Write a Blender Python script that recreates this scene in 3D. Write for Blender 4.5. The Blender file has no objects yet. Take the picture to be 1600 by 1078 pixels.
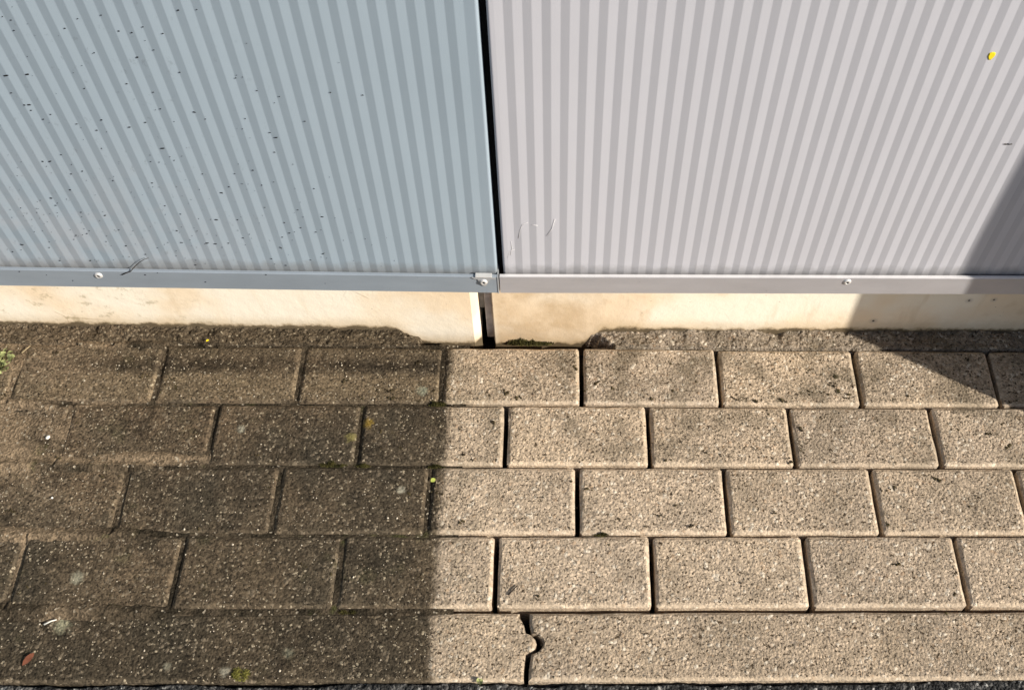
import bpy, bmesh, math, random
import numpy as np
from mathutils import Vector, Matrix

R = math.radians
random.seed(11)
scene = bpy.context.scene
COL = scene.collection

# ------------------------------------------------------------------ camera, sky, sun, exposure
cam = bpy.data.cameras.new('camera')
cam_o = bpy.data.objects.new('camera', cam)
COL.objects.link(cam_o)
rt = Vector((0.9995173, -0.0125283, 0.0284291))
up = Vector((-0.0051322, 0.8359257, 0.5488187))
fw = Vector((0.0306404, 0.5486997, -0.8354579))
M = Matrix((rt, up, -fw)).transposed().to_4x4()
M.translation = Vector((-0.0014, -0.8612, 1.2367))
cam_o.matrix_world = M
cam.sensor_fit = 'HORIZONTAL'
cam.sensor_width = 36.0
cam.lens = 1611.64 / 1600 * 36.0
cam.shift_x = -0.0760
cam.shift_y = 0.0298
cam.clip_start = 0.02
cam.clip_end = 2000
scene.camera = cam_o

SUN_AZ, SUN_EL = R(120.2), R(31.5)          # azimuth clockwise from +Y
world = bpy.data.worlds.new('World')
scene.world = world
world.use_nodes = True
sky = world.node_tree.nodes.new('ShaderNodeTexSky')
sky.sky_type = 'NISHITA'
sky.sun_disc = False
sky.sun_elevation = SUN_EL
sky.sun_rotation = SUN_AZ
sky.air_density = 1.0
sky.dust_density = 1.5
world.node_tree.links.new(sky.outputs[0], world.node_tree.nodes['Background'].inputs[0])
world.node_tree.nodes['Background'].inputs[1].default_value = 0.062

sun = bpy.data.lights.new('sun', 'SUN')
sun.energy = 4.2
sun.angle = R(0.53)
sun.color = (1.0, 0.945, 0.86)
sun_o = bpy.data.objects.new('sun', sun)
COL.objects.link(sun_o)
sd = Vector((math.sin(SUN_AZ) * math.cos(SUN_EL), math.cos(SUN_AZ) * math.cos(SUN_EL), math.sin(SUN_EL)))
sun_o.rotation_euler = (-sd).to_track_quat('-Z', 'Y').to_euler()
sun_o.location = sd * 6

scene.view_settings.view_transform = 'Standard'
scene.view_settings.look = 'None'
scene.view_settings.gamma = 1.0
scene.view_settings.use_curve_mapping = False
scene.view_settings.exposure = 0.68

# ------------------------------------------------------------------ node helpers
class NT:
    def __init__(self, name, rough=0.9, spec=0.2, metal=0.0):
        self.m = bpy.data.materials.new(name)
        self.m.use_nodes = True
        self.t = self.m.node_tree
        self.b = self.t.nodes['Principled BSDF']
        self.b.inputs['Roughness'].default_value = rough
        self.b.inputs['Specular IOR Level'].default_value = spec
        self.b.inputs['Metallic'].default_value = metal
        g = self.t.nodes.new('ShaderNodeNewGeometry')
        self.pos = g.outputs['Position']
    def n(self, typ): return self.t.nodes.new(typ)
    def put(self, sock, v):
        if isinstance(v, (int, float)): sock.default_value = v
        elif isinstance(v, tuple):
            sock.default_value = v if len(v) == len(sock.default_value) else (*v, 1.0)
        else: self.t.links.new(v, sock)
    def math(self, op, a, b=0.0, clamp=False):
        n = self.n('ShaderNodeMath'); n.operation = op; n.use_clamp = clamp
        self.put(n.inputs[0], a); self.put(n.inputs[1], b)
        return n.outputs[0]
    def noise(self, scale, detail=3, rough=0.55, vec=None, dist=0.0):
        n = self.n('ShaderNodeTexNoise')
        n.inputs['Scale'].default_value = scale; n.inputs['Detail'].default_value = detail
        n.inputs['Roughness'].default_value = rough; n.inputs['Distortion'].default_value = dist
        self.put(n.inputs['Vector'], vec or self.pos)
        return n.outputs[0]
    def vor(self, scale, feature='F1', vec=None):
        n = self.n('ShaderNodeTexVoronoi'); n.feature = feature
        n.inputs['Scale'].default_value = scale
        self.put(n.inputs['Vector'], vec or self.pos)
        return n
    def sep(self, v):
        n = self.n('ShaderNodeSeparateXYZ'); self.put(n.inputs[0], v); return n.outputs
    def ramp(self, v, a, b, lo=0.0, hi=1.0, smooth=True):
        n = self.n('ShaderNodeMapRange')
        n.interpolation_type = 'SMOOTHSTEP' if smooth else 'LINEAR'
        self.put(n.inputs['Value'], v)
        n.inputs['From Min'].default_value = a; n.inputs['From Max'].default_value = b
        n.inputs['To Min'].default_value = lo; n.inputs['To Max'].default_value = hi
        return n.outputs[0]
    def mix(self, f, a, b, typ='MIX'):
        n = self.n('ShaderNodeMix'); n.data_type = 'RGBA'; n.blend_type = typ
        self.put(n.inputs[0], f); self.put(n.inputs[6], a); self.put(n.inputs[7], b)
        return n.outputs[2]
    def scale(self, c, f):
        n = self.n('ShaderNodeVectorMath'); n.operation = 'SCALE'
        self.put(n.inputs[0], c); self.put(n.inputs[3], f)
        return n.outputs[0]
    def vmul(self, v, k):
        n = self.n('ShaderNodeVectorMath'); n.operation = 'MULTIPLY'
        self.put(n.inputs[0], v); n.inputs[1].default_value = k
        return n.outputs[0]
    def dist(self, p, k=(1, 1, 1)):
        n = self.n('ShaderNodeVectorMath'); n.operation = 'DISTANCE'
        self.put(n.inputs[0], self.vmul(self.pos, k)); n.inputs[1].default_value = tuple(a * b for a, b in zip(p, k))
        return n.outputs['Value']
    def rand(self):
        return self.n('ShaderNodeObjectInfo').outputs['Random']
    def bump(self, h, dist, strength=1.0):
        n = self.n('ShaderNodeBump'); n.inputs['Strength'].default_value = strength
        n.inputs['Distance'].default_value = dist
        self.put(n.inputs['Height'], h)
        self.t.links.new(n.outputs[0], self.b.inputs['Normal'])
    def color(self, c): self.put(self.b.inputs['Base Color'], c)
    def rough(self, r): self.put(self.b.inputs['Roughness'], r)

MAT = {}

# pressure-washed concrete on the right, unwashed weathered concrete on the left of x = -0.153
LICHEN = [((-0.6068, -0.4158), .016, (.36, .34, .22)), ((-0.6028, -0.3562), .013, (.33, .31, .22)),
          ((-0.2093, -0.233), .009, (.40, .37, .28)), ((-0.4358, -0.1405), .009, (.34, .32, .24)),
          ((-0.4685, -0.4676), .008, (.34, .31, .22)), ((-0.3991, -0.474), .010, (.35, .32, .24)),
          ((-0.1933, -0.0756), .012, (.24, .25, .18)), ((-0.2641, -0.1295), .012, (.27, .18, .03)),
          ((-0.3266, -0.4509), .010, (.17, .16, .11)), ((-0.285, -0.152), .012, (.20, .17, .06))]

def concrete(name, kind='paver', L=.195):
    m = NT(name, 0.93, 0.12)
    mortar = kind == 'mortar'
    x, y, z = m.sep(m.pos)
    big = m.noise(7, 4); mid = m.noise(38, 4); fine = m.noise(420, 2)
    cell = m.vor(235); cr, cg, cb = m.sep(cell.outputs['Color'])
    cell2 = m.vor(430); dr, dg, db = m.sep(cell2.outputs['Color'])
    pit = m.noise(300, 2, 0.55); pit2 = m.noise(170, 3, .6)
    # trowelled, less porous margin round each stone
    rim = 0.0
    if not mortar:
        gx, gy, gz = m.sep(m.n('ShaderNodeTexCoord').outputs['Generated'])
        ex = m.math('MULTIPLY', m.math('MINIMUM', gx, m.math('SUBTRACT', 1.0, gx)), L)
        ey = m.math('MULTIPLY', m.math('MINIMUM', gy, m.math('SUBTRACT', 1.0, gy)), .096 if kind == 'paver' else .088)
        e = m.math('ADD', m.math('MINIMUM', ex, ey), m.math('MULTIPLY', m.math('SUBTRACT', mid, .5), .010))
        rim = m.ramp(e, .0064, .0030)
    # washed
    a = (.345, .278, .205) if mortar else (.533, .412, .285)
    b = (.255, .205, .152) if mortar else (.458, .359, .255)
    clean = m.mix(m.ramp(big, .35, .65), a, b)
    clean = m.scale(clean, m.ramp(m.rand(), 0, 1, .88, 1.08, False))
    hue = m.n('ShaderNodeTexWhiteNoise'); hue.noise_dimensions = '1D'; m.put(hue.inputs['W'], m.math('MULTIPLY', m.rand(), 37.0))
    clean = m.mix(m.math('MULTIPLY', hue.outputs['Value'], .30), clean, (.45, .365, .285))
    clean = m.scale(clean, m.ramp(cr, 0, 1, .78, 1.22, False))
    clean = m.scale(clean, m.ramp(dr, 0, 1, .76, 1.24, False))
    clean = m.mix(m.ramp(cg, .94, .95, 0, .75), clean, (.74, .64, .50))
    clean = m.mix(m.ramp(cb, .975, .98, 0, .4), clean, (.36, .22, .12))
    clean = m.mix(m.ramp(db, .93, .95, 0, .55), clean, (.20, .17, .14))
    nearwall = m.ramp(y, -.26, -.10, .45, 1.0)
    patch = m.math('MULTIPLY', m.ramp(m.noise(15, 5, .65), .45, .66, 0, .75), nearwall)
    clean = m.mix(patch, clean, (.178, .142, .096))
    blot = m.math('MULTIPLY', m.ramp(m.noise(100, 4, .65), .565, .66, 0, .88), m.math('MULTIPLY', m.ramp(m.noise(9, 3), .40, .60, .2, 1), nearwall))
    clean = m.mix(blot, clean, (.080, .062, .036))
    hole = m.math('MAXIMUM', m.ramp(pit, .395, .335, 0, .92), m.ramp(pit2, .375, .325, 0, .95))
    if not mortar: hole = m.math('MULTIPLY', hole, m.ramp(rim, 0, 1, 1, .15, False))
    clean = m.mix(hole, clean, (.060, .040, .022))
    if not mortar: clean = m.mix(m.math('MULTIPLY', rim, .20), clean, (.560, .450, .325))
    # unwashed
    d1 = m.mix(m.ramp(big, .38, .62), (.074, .061, .042), (.112, .086, .056))
    brown = m.math('MULTIPLY', m.ramp(m.noise(10, 6, .65), .42, .60), m.math('MULTIPLY', m.ramp(x, -.22, -.62, .25, 1), m.ramp(y, -.30, -.16, .30, 1)))
    d1 = m.mix(brown, d1, (.185, .133, .083))
    green = m.ramp(m.noise(19, 4, .6), .58, .72, 0, .5)
    d1 = m.mix(green, d1, (.070, .067, .034))
    dark = m.ramp(m.noise(20, 6, .7), .48, .66, 0, .75)
    d1 = m.mix(dark, d1, (.036, .030, .021))
    # line of wash-out under the drip edge of the cladding on the first row
    wob = m.math('MULTIPLY', m.math('SUBTRACT', mid, .5), .016)
    yy = m.math('ADD', y, wob)
    band = m.math('MULTIPLY', m.ramp(yy, -.047, -.036), m.ramp(yy, -.018, -.032))
    d1 = m.mix(m.math('MULTIPLY', band, m.ramp(m.noise(14, 3), .36, .56, .1, .75)), d1, (.030, .023, .015))
    top = m.ramp(yy, -.026, -.014, 0, .6)
    d1 = m.mix(top, d1, (.125, .098, .064))
    grit = m.math('MULTIPLY', m.ramp(yy, -.043, -.056), m.ramp(yy, -.097, -.088))
    d1 = m.mix(m.math('MULTIPLY', grit, .62), d1, (.215, .166, .105))
    slab = m.ramp(y, -.397, -.402, 0, .45)
    d1 = m.mix(slab, d1, (.045, .038, .026))
    if not mortar: d1 = m.mix(m.math('MULTIPLY', rim, .14), d1, (.135, .107, .073))
    if mortar: d1 = m.mix(.45, d1, (.075, .060, .041))
    deep = m.math('MULTIPLY', m.ramp(m.dist((-.34, -.20, 0), (.45, 1, 0)), .13, .03, 0, .5), m.ramp(m.noise(13, 5, .65), .38, .58, .2, 1))
    d1 = m.mix(deep, d1, (.040, .035, .026))
    dust = m.math('MULTIPLY', m.ramp(x, -.56, -.74, 0, .7), m.math('MULTIPLY', m.ramp(y, -.33, -.24), m.ramp(m.noise(16, 5, .65), .36, .58)))
    d1 = m.mix(dust, d1, (.215, .165, .110))
    d1 = m.vmul(d1, (.94, .91, .88))
    d1 = m.scale(d1, m.ramp(cr, 0, 1, .66, 1.34, False))
    d1 = m.scale(d1, m.ramp(dr, 0, 1, .70, 1.30, False))
    d1 = m.mix(m.ramp(dg, .965, .973, 0, .65), d1, (.46, .38, .26))
    d1 = m.mix(m.ramp(cg, .93, .945, 0, .5), d1, (.24, .19, .13))
    d1 = m.mix(m.ramp(pit, .41, .32, 0, .8), d1, (.016, .012, .008))
    for (px, py), r, c in LICHEN:
        r *= .85
        dd = m.math('ADD', m.dist((px, py, 0), (1, 1, 0)), m.math('MULTIPLY', m.math('SUBTRACT', m.noise(190, 3), .5), r * 1.6))
        d1 = m.mix(m.ramp(dd, r * 1.05, r * .2, 0, .75), d1, c)
    xx = m.math('ADD', x, m.math('MULTIPLY', m.math('SUBTRACT', m.noise(24, 5, .7), .5), .030))
    xx = m.math('ADD', xx, m.math('MULTIPLY', m.math('SUBTRACT', m.noise(170, 3, .6), .5), .016))
    wash = m.ramp(xx, -.1615, -.1465)
    film = m.math('MULTIPLY', m.ramp(x, -.02, -.155, 0, .30), m.ramp(m.noise(26, 4), .45, .65))
    clean = m.mix(film, clean, (.10, .085, .05))
    m.color(m.mix(wash, d1, clean))
    h = m.math('ADD', m.math('MULTIPLY', m.ramp(cell.outputs['Distance'], .0, .75, 1, 0, False), m.ramp(cg, 0, 1, .35, 1.0, False)),
               m.math('MULTIPLY', m.noise(640, 3, .65), .9))
    h = m.math('SUBTRACT', h, hole)
    if not mortar: h = m.math('MULTIPLY', h, m.ramp(rim, 0, 1, 1, .35, False))
    m.bump(h, .0030 if mortar else .0025, 1.0)
    return m.m

MAT['concrete'] = concrete('washed_and_weathered_concrete')
MAT['slab'] = concrete('edging_slab_concrete', 'slab', 1.0)
MAT['mortar'] = concrete('rough_mortar', 'mortar')

def soil_mat():
    m = NT('joint_soil', 0.97, 0.05)
    x, y, z = m.sep(m.pos)
    c = m.mix(m.ramp(m.noise(30, 5, .65), .38, .64), (.026, .021, .014), (.072, .055, .036))
    silt = m.math('MULTIPLY', m.ramp(x, -.50, -.70), m.ramp(m.noise(9, 3), .34, .54))
    silt = m.math('MAXIMUM', silt, m.ramp(m.dist((-.59, -.185, 0), (.10, 1, 0)), .016, .008))
    c = m.mix(m.math('MULTIPLY', silt, .9), c, (.205, .150, .095))
    c = m.mix(m.ramp(m.noise(22, 4), .60, .72, 0, .7), c, (.055, .058, .018))
    v = m.vor(380); r, g, b = m.sep(v.outputs['Color'])
    c = m.scale(c, m.ramp(r, 0, 1, .55, 1.45, False))
    c = m.mix(m.ramp(g, .965, .975, 0, .7), c, (.40, .34, .25))
    m.color(c)
    m.bump(m.math('ADD', m.noise(300, 4, .7), m.math('MULTIPLY', v.outputs['Distance'], .7)), .0016, 1.0)
    return m.m
MAT['soil'] = soil_mat()

def plain(name, col, rough=.8, spec=.3, metal=0.0, var=.25, sc=60, bump=0.0):
    m = NT(name, rough, spec, metal)
    f = m.ramp(m.noise(sc, 4), .3, .7, 1 - var, 1 + var, False)
    m.color(m.scale(tuple(col), f))
    if bump: m.bump(m.noise(sc * 4, 3), bump, 1.0)
    return m.m

def bedding_mat():
    m = NT('bedding_sand', .97, .05)
    m.color(m.mix(m.noise(90, 4), (.020, .016, .012), (.050, .040, .028)))
    m.bump(m.noise(260, 3), .003)
    return m.m
MAT['bedding'] = bedding_mat()

def asphalt_mat():
    m = NT('asphalt', .85, .3)
    v = m.vor(240); r, g, b = m.sep(v.outputs['Color'])
    c = m.mix(m.noise(12, 3), (.012, .0115, .011), (.027, .026, .024))
    c = m.mix(m.ramp(r, .62, .72, 0, .85), c, (.105, .100, .092))
    c = m.mix(m.ramp(g, .93, .95, 0, .9), c, (.34, .33, .30))
    m.color(c)
    m.bump(m.math('ADD', m.ramp(v.outputs['Distance'], 0, .7, 1, 0), m.noise(500, 2)), .0025)
    return m.m
MAT['asphalt'] = asphalt_mat()

def cladding_mat(name, col, dusty):
    m = NT(name, .48, .45)
    x, y, z = m.sep(m.pos)
    c = m.mix(m.noise(5, 3), tuple(k * .965 for k in col), tuple(min(1, k * 1.03) for k in col))
    # faint vertical run marks
    c = m.scale(c, m.ramp(m.noise(30, 3, .5, m.vmul(m.pos, (1, 1, .05))), .3, .7, .975, 1.025, False))
    if dusty:
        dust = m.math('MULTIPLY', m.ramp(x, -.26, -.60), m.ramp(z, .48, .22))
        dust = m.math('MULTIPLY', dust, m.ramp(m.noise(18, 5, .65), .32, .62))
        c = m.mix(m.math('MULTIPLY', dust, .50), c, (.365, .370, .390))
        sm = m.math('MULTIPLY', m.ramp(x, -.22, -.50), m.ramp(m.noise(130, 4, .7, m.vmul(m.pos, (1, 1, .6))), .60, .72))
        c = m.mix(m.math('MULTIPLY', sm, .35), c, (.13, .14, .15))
    # grime that settled above the bottom rail
    zz = m.math('ADD', z, m.math('MULTIPLY', m.math('SUBTRACT', m.noise(60, 4, .6), .5), .022))
    foot = m.ramp(zz, .226, .206, 0, .6)
    c = m.mix(foot, c, (.17, .16, .15))
    m.color(c)
    m.rough(m.ramp(m.noise(40, 4), .3, .7, .42, .58, False))
    m.bump(m.math('ADD', m.noise(900, 2), m.math('MULTIPLY', m.noise(6, 2), 3.0)), .00022, .35)
    return m.m
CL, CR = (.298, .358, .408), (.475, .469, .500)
MAT['clad_left'] = [cladding_mat('blue_grey_coated_sheet', CL, True), cladding_mat('blue_grey_matt_rib', tuple(k * .915 for k in CL), True)]  # second tone puts rib shading into the colour, for facets turned from the sun
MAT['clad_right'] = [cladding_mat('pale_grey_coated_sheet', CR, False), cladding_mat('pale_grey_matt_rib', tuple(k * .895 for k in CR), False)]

def rail_mat(name, col, metal, rough):
    m = NT(name, rough, .5, metal)
    c = m.scale(tuple(col), m.ramp(m.noise(30, 4, .6, m.vmul(m.pos, (.3, 1, 1))), .3, .7, .93, 1.07, False))
    c = m.mix(m.ramp(m.noise(110, 4, .7), .66, .76, 0, .4), c, (.15, .15, .15))
    m.color(c)
    m.rough(m.ramp(m.noise(80, 3), .3, .7, rough - .06, rough + .1, False))
    return m.m
MAT['rail_left'] = rail_mat('blue_grey_rail', (.268, .304, .342), .15, .45)
MAT['rail_right'] = rail_mat('pale_grey_rail', (.425, .410, .420), .30, .40)
MAT['clip'] = rail_mat('worn_clip', (.40, .41, .42), .3, .4)
MAT['lip'] = rail_mat('worn_bright_lip', (.80, .78, .77), .35, .38)  # pale tone carries the ledge highlight
MAT['steel'] = rail_mat('bare_screw_steel', (.72, .70, .67), .45, .40)
MAT['black'] = plain('dark_recess', (.010, .009, .009), .9, .1)

def plinth_mat():
    m = NT('cream_painted_concrete', .82, .25)
    x, y, z = m.sep(m.pos)
    c = m.mix(m.ramp(m.noise(9, 4), .35, .65), (.815, .655, .465), (.850, .725, .555))
    c = m.mix(m.ramp(m.noise(28, 5, .6), .52, .72, 0, .45), c, (.66, .49, .31))
    crk = m.vor(7, 'DISTANCE_TO_EDGE', m.vmul(m.pos, (1, 1, .45))).outputs['Distance']
    c = m.mix(m.math('MULTIPLY', m.ramp(crk, .006, .002, 0, .5), m.ramp(m.noise(13, 3), .54, .62)), c, (.30, .20, .11))
    c = m.mix(m.ramp(m.noise(6, 3), .42, .60, 0, .8), c, (.865, .795, .665))
    # ochre staining round the joint between the two garages
    st = m.math('MULTIPLY', m.ramp(x, -.105, -.085), m.ramp(x, .16, .00))
    st = m.math('MULTIPLY', st, m.ramp(m.noise(17, 5), .30, .60, .25, .85))
    c = m.mix(st, c, (.52, .37, .215))
    st2 = m.math('MULTIPLY', m.ramp(x, -.30, -.16), m.ramp(x, -.118, -.122))
    c = m.mix(m.math('MULTIPLY', st2, .16), c, (.55, .40, .24))
    # splash line above the ground
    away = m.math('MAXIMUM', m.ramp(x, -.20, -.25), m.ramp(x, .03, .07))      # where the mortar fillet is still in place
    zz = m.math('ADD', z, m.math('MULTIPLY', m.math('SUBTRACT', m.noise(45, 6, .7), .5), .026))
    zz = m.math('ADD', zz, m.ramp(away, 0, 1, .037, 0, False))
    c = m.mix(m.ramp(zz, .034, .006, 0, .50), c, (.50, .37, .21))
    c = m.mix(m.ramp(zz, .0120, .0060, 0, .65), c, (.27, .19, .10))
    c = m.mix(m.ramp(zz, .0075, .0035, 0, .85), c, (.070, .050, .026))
    lf = m.math('MULTIPLY', m.ramp(x, -.45, -.62), m.ramp(m.noise(50, 5, .7), .55, .70, 0, .6))
    c = m.mix(lf, c, (.33, .27, .16))
    c = m.mix(m.ramp(m.noise(190, 3, .6), .715, .76, 0, .8), c, (.16, .12, .08))
    run = m.ramp(m.noise(34, 4, .6, m.vmul(m.pos, (1, 1, .16))), .56, .72, 0, .30)
    c = m.mix(run, c, (.58, .44, .27))
    for px, pz, r in ((.5866, .0763, .0018), (.6221, .0782, .0017), (.4608, .0269, .002)):
        dd = m.dist((px, 0, pz), (1, 0, 1))
        c = m.mix(m.ramp(dd, r * 4.5, r, 0, .35), c, (.30, .27, .23))
        c = m.mix(m.ramp(dd, r * 1.2, r * .6), c, (.03, .025, .02))
    m.color(c)
    m.bump(m.math('ADD', m.noise(55, 5, .6), m.math('MULTIPLY', m.noise(350, 2), .25)), .0012, .7)
    return m.m
MAT['plinth'] = plinth_mat()
MAT['render'] = plain('rendered_wall', (.55, .53, .49), .9, .15, 0, .08, 20, .001)
MAT['roof_felt'] = plain('roof_felt', (.07, .07, .07), .9, .2, 0, .2, 20)
MAT['joint_dark'] = plain('weathered_joint_steel', (.27, .245, .215), .7, .3, .1, .35, 70)
MAT['joint_light'] = plain('pale_joint_strip', (.46, .41, .385), .75, .25, 0, .22, 90)
MAT['speck'] = plain('black_dirt', (.016, .016, .018), .9, .1)
MAT['twig'] = plain('dark_twig', (.045, .035, .028), .9, .1)
MAT['web'] = plain('pale_fibre', (.80, .77, .75), .8, .2, 0, .05)
MAT['yellow'] = plain('yellow_petal', (.80, .62, .02), .7, .2, 0, .08)
MAT['lime'] = plain('lime_leaf', (.42, .46, .10), .7, .2, 0, .1)
MAT['leafred'] = plain('rust_red_leaf', (.185, .066, .036), .7, .2, 0, .25, 300)
MAT['chip'] = plain('white_chip', (.72, .69, .60), .8, .2, 0, .08)
MAT['straw'] = plain('dry_straw', (.48, .38, .22), .85, .1, 0, .15, 200)
MAT['leaf'] = plain('pale_green_leaf', (.30, .32, .13), .6, .3, 0, .35, 150)
MAT['stem'] = plain('weed_stem', (.22, .23, .09), .7, .2)
def moss_mat(name, a, b):
    m = NT(name, .95, .05)
    m.color(m.mix(m.ramp(m.noise(160, 3), .35, .65), a, b)); return m.m
MAT['moss'] = moss_mat('green_moss', (.032, .031, .012), (.095, .083, .028))
MAT['crumb'] = moss_mat('soil_crumb', (.034, .025, .015), (.075, .058, .028))
MAT['moss_y'] = moss_mat('yellow_moss', (.14, .135, .03), (.27, .25, .07))
def grit_mat():
    m = NT('loose_grit', .85, .25)
    v = m.vor(180); r, g, b = m.sep(v.outputs['Color'])
    c = m.mix(m.ramp(r, .15, .95), (.16, .120, .078), (.60, .52, .40))
    m.color(c); return m.m
MAT['grit'] = grit_mat()

# ------------------------------------------------------------------ mesh helpers
def link(name, me, mats, parent=None, loc=None, rot=None):
    o = bpy.data.objects.new(name, me)
    if not isinstance(mats, (list, tuple)): mats = [mats]
    if not me.materials:
        for k in mats: me.materials.append(k)
    COL.objects.link(o)
    if parent: o.parent = parent
    if loc: o.location = loc
    if rot: o.rotation_euler = rot
    return o
def tag(o, label=None, cat=None, group=None, kind=None):
    if label: o['label'] = label
    if cat: o['category'] = cat
    if group: o['group'] = group
    if kind: o['kind'] = kind
    return o
def empty(name, loc=(0, 0, 0), rz=0):
    o = bpy.data.objects.new(name, None); o.empty_display_size = .05
    o.location = loc; o.rotation_euler = (0, 0, rz); COL.objects.link(o); return o
def mesh(name, vs, fs, smooth=False):
    me = bpy.data.meshes.new(name); me.from_pydata([tuple(v) for v in vs], [], fs); me.update()
    if smooth: me.polygons.foreach_set('use_smooth', [True] * len(me.polygons))
    return me
def bm_mesh(bm, name, smooth=False):
    bmesh.ops.recalc_face_normals(bm, faces=bm.faces)
    me = bpy.data.meshes.new(name); bm.to_mesh(me); bm.free()
    if smooth: me.polygons.foreach_set('use_smooth', [True] * len(me.polygons))
    return me
def box(x0, x1, y0, y1, z0, z1, bev=0.0, name='box'):
    bm = bmesh.new(); bmesh.ops.create_cube(bm, size=1)
    for v in bm.verts:
        v.co = ((x0 + x1) / 2 + v.co.x * (x1 - x0), (y0 + y1) / 2 + v.co.y * (y1 - y0), (z0 + z1) / 2 + v.co.z * (z1 - z0))
    if bev: bmesh.ops.bevel(bm, geom=bm.edges[:], offset=bev, segments=2, affect='EDGES', profile=.5)
    return bm_mesh(bm, name)
def extrude_x(profile, x0, x1, name):
    n = len(profile)
    vs = [(x0, y, z) for y, z in profile] + [(x1, y, z) for y, z in profile]
    fs = [(i, (i + 1) % n, n + (i + 1) % n, n + i) for i in range(n)] + [tuple(range(n))[::-1], tuple(range(n, 2 * n))]
    bm = bmesh.new(); b = [bm.verts.new(v) for v in vs]
    for f in fs: bm.faces.new([b[i] for i in f])
    return bm_mesh(bm, name)
def tube(path, r, seg=6, name='tube', taper=1.0):
    vs, fs = [], []
    path = [Vector(p) for p in path]
    for i, p in enumerate(path):
        d = (path[min(i + 1, len(path) - 1)] - path[max(i - 1, 0)]).normalized()
        a = d.orthogonal().normalized(); b = d.cross(a)
        rr = r * (1 + (taper - 1) * i / max(1, len(path) - 1))
        for k in range(seg):
            t = 2 * math.pi * k / seg
            vs.append(p + (a * math.cos(t) + b * math.sin(t)) * rr)
    for i in range(len(path) - 1):
        for k in range(seg):
            k2 = (k + 1) % seg
            fs.append((i * seg + k, i * seg + k2, (i + 1) * seg + k2, (i + 1) * seg + k))
    fs.append(tuple(range(seg))[::-1]); fs.append(tuple(range(len(vs) - seg, len(vs))))
    return vs, fs
def join(parts):
    V, F = [], []
    for vs, fs in parts:
        o = len(V); V += [tuple(v) for v in vs]; F += [tuple(i + o for i in f) for f in fs]
    return V, F

# value noise in numpy
def vnoise(x, y, freq, seed):
    rs = np.random.RandomState(seed); T = rs.rand(256, 256)
    X = x * freq + 1000.3; Y = y * freq + 1000.7
    xi = np.floor(X).astype(int); yi = np.floor(Y).astype(int)
    fx = X - xi; fy = Y - yi
    fx = fx * fx * (3 - 2 * fx); fy = fy * fy * (3 - 2 * fy)
    g = lambda a, b: T[a & 255, b & 255]
    return (g(xi, yi) * (1 - fx) + g(xi + 1, yi) * fx) * (1 - fy) + (g(xi, yi + 1) * (1 - fx) + g(xi + 1, yi + 1) * fx) * fy - .5
def fbm(x, y, freq, seed, oct=3, gain=.55):
    s = 0; a = 1
    for i in range(oct):
        s = s + a * vnoise(x, y, freq * 2 ** i, seed + i); a *= gain
    return s
def height_mesh(name, xs, ys, H, keep=None, smooth=True):
    nx, ny = len(xs), len(ys)
    X, Y = np.meshgrid(xs, ys, indexing='ij')
    co = np.stack([X, Y, H], -1).reshape(-1, 3)
    i = np.arange(nx * ny).reshape(nx, ny)
    q = np.stack([i[:-1, :-1], i[1:, :-1], i[1:, 1:], i[:-1, 1:]], -1).reshape(-1, 4)
    if keep is not None:
        k = keep.reshape(-1)
        q = q[k[q].any(1)]
        used = np.unique(q); rem = -np.ones(len(co), int); rem[used] = np.arange(len(used))
        co = co[used]; q = rem[q]
    me = bpy.data.meshes.new(name)
    me.vertices.add(len(co)); me.vertices.foreach_set('co', co.astype(np.float32).ravel())
    me.loops.add(q.size); me.loops.foreach_set('vertex_index', q.astype(np.int32).ravel())
    me.polygons.add(len(q))
    me.polygons.foreach_set('loop_start', np.arange(0, q.size, 4, dtype=np.int32))
    me.polygons.foreach_set('loop_total', np.full(len(q), 4, dtype=np.int32))
    me.update(calc_edges=True)
    if smooth: me.polygons.foreach_set('use_smooth', np.ones(len(q), bool))
    return me

# ------------------------------------------------------------------ ground: road and pavement
road = link('asphalt_road', mesh('asphalt_road', [(-300, -300, -.030), (300, -300, -.030), (300, -.4885, -.030), (-300, -.4885, -.030)], [(0, 1, 2, 3)]), MAT['asphalt'])
tag(road, kind='structure')
back = link('ground', mesh('ground', [(-300, -.4885, -.09), (300, -.4885, -.09), (300, 300, -.09), (-300, 300, -.09)], [(0, 1, 2, 3)]), MAT['bedding'])
tag(back, kind='structure')
xs = np.arange(-1.05, 1.0, .0016); ys = np.arange(-.66, -.4835, .0016)
X, Y = np.meshgrid(xs, ys, indexing='ij')
edge = -.4885 - .006 * np.clip(fbm(X, Y * 0, 9, 3) + .25 * (X < -.14), -.3, .8) - .0035 * vnoise(X, Y * 0, 60, 8)
Ha = -.0075 + .0034 * fbm(X, Y, 230, 21, 2) + .0035 * fbm(X, Y, 25, 31, 2)
Ha -= .016 * np.clip((Y - edge) / .003, 0, 1)
Ha += .012 * np.clip((Y + .488) / .003, 0, 1) * np.clip((-.16 - X) / .05, 0, 1) * np.clip(fbm(X, Y, 22, 77) + .45, 0, 1)
link('wearing_course', height_mesh('wearing_course', xs, ys, Ha), MAT['asphalt'], road)

pav = link('pavement', mesh('pavement', [(-2.2, -.4895, -.062), (2.2, -.4895, -.062), (2.2, .3, -.062), (-2.2, .3, -.062)], [(0, 1, 2, 3)]), MAT['bedding'])
tag(pav, kind='structure')

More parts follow.
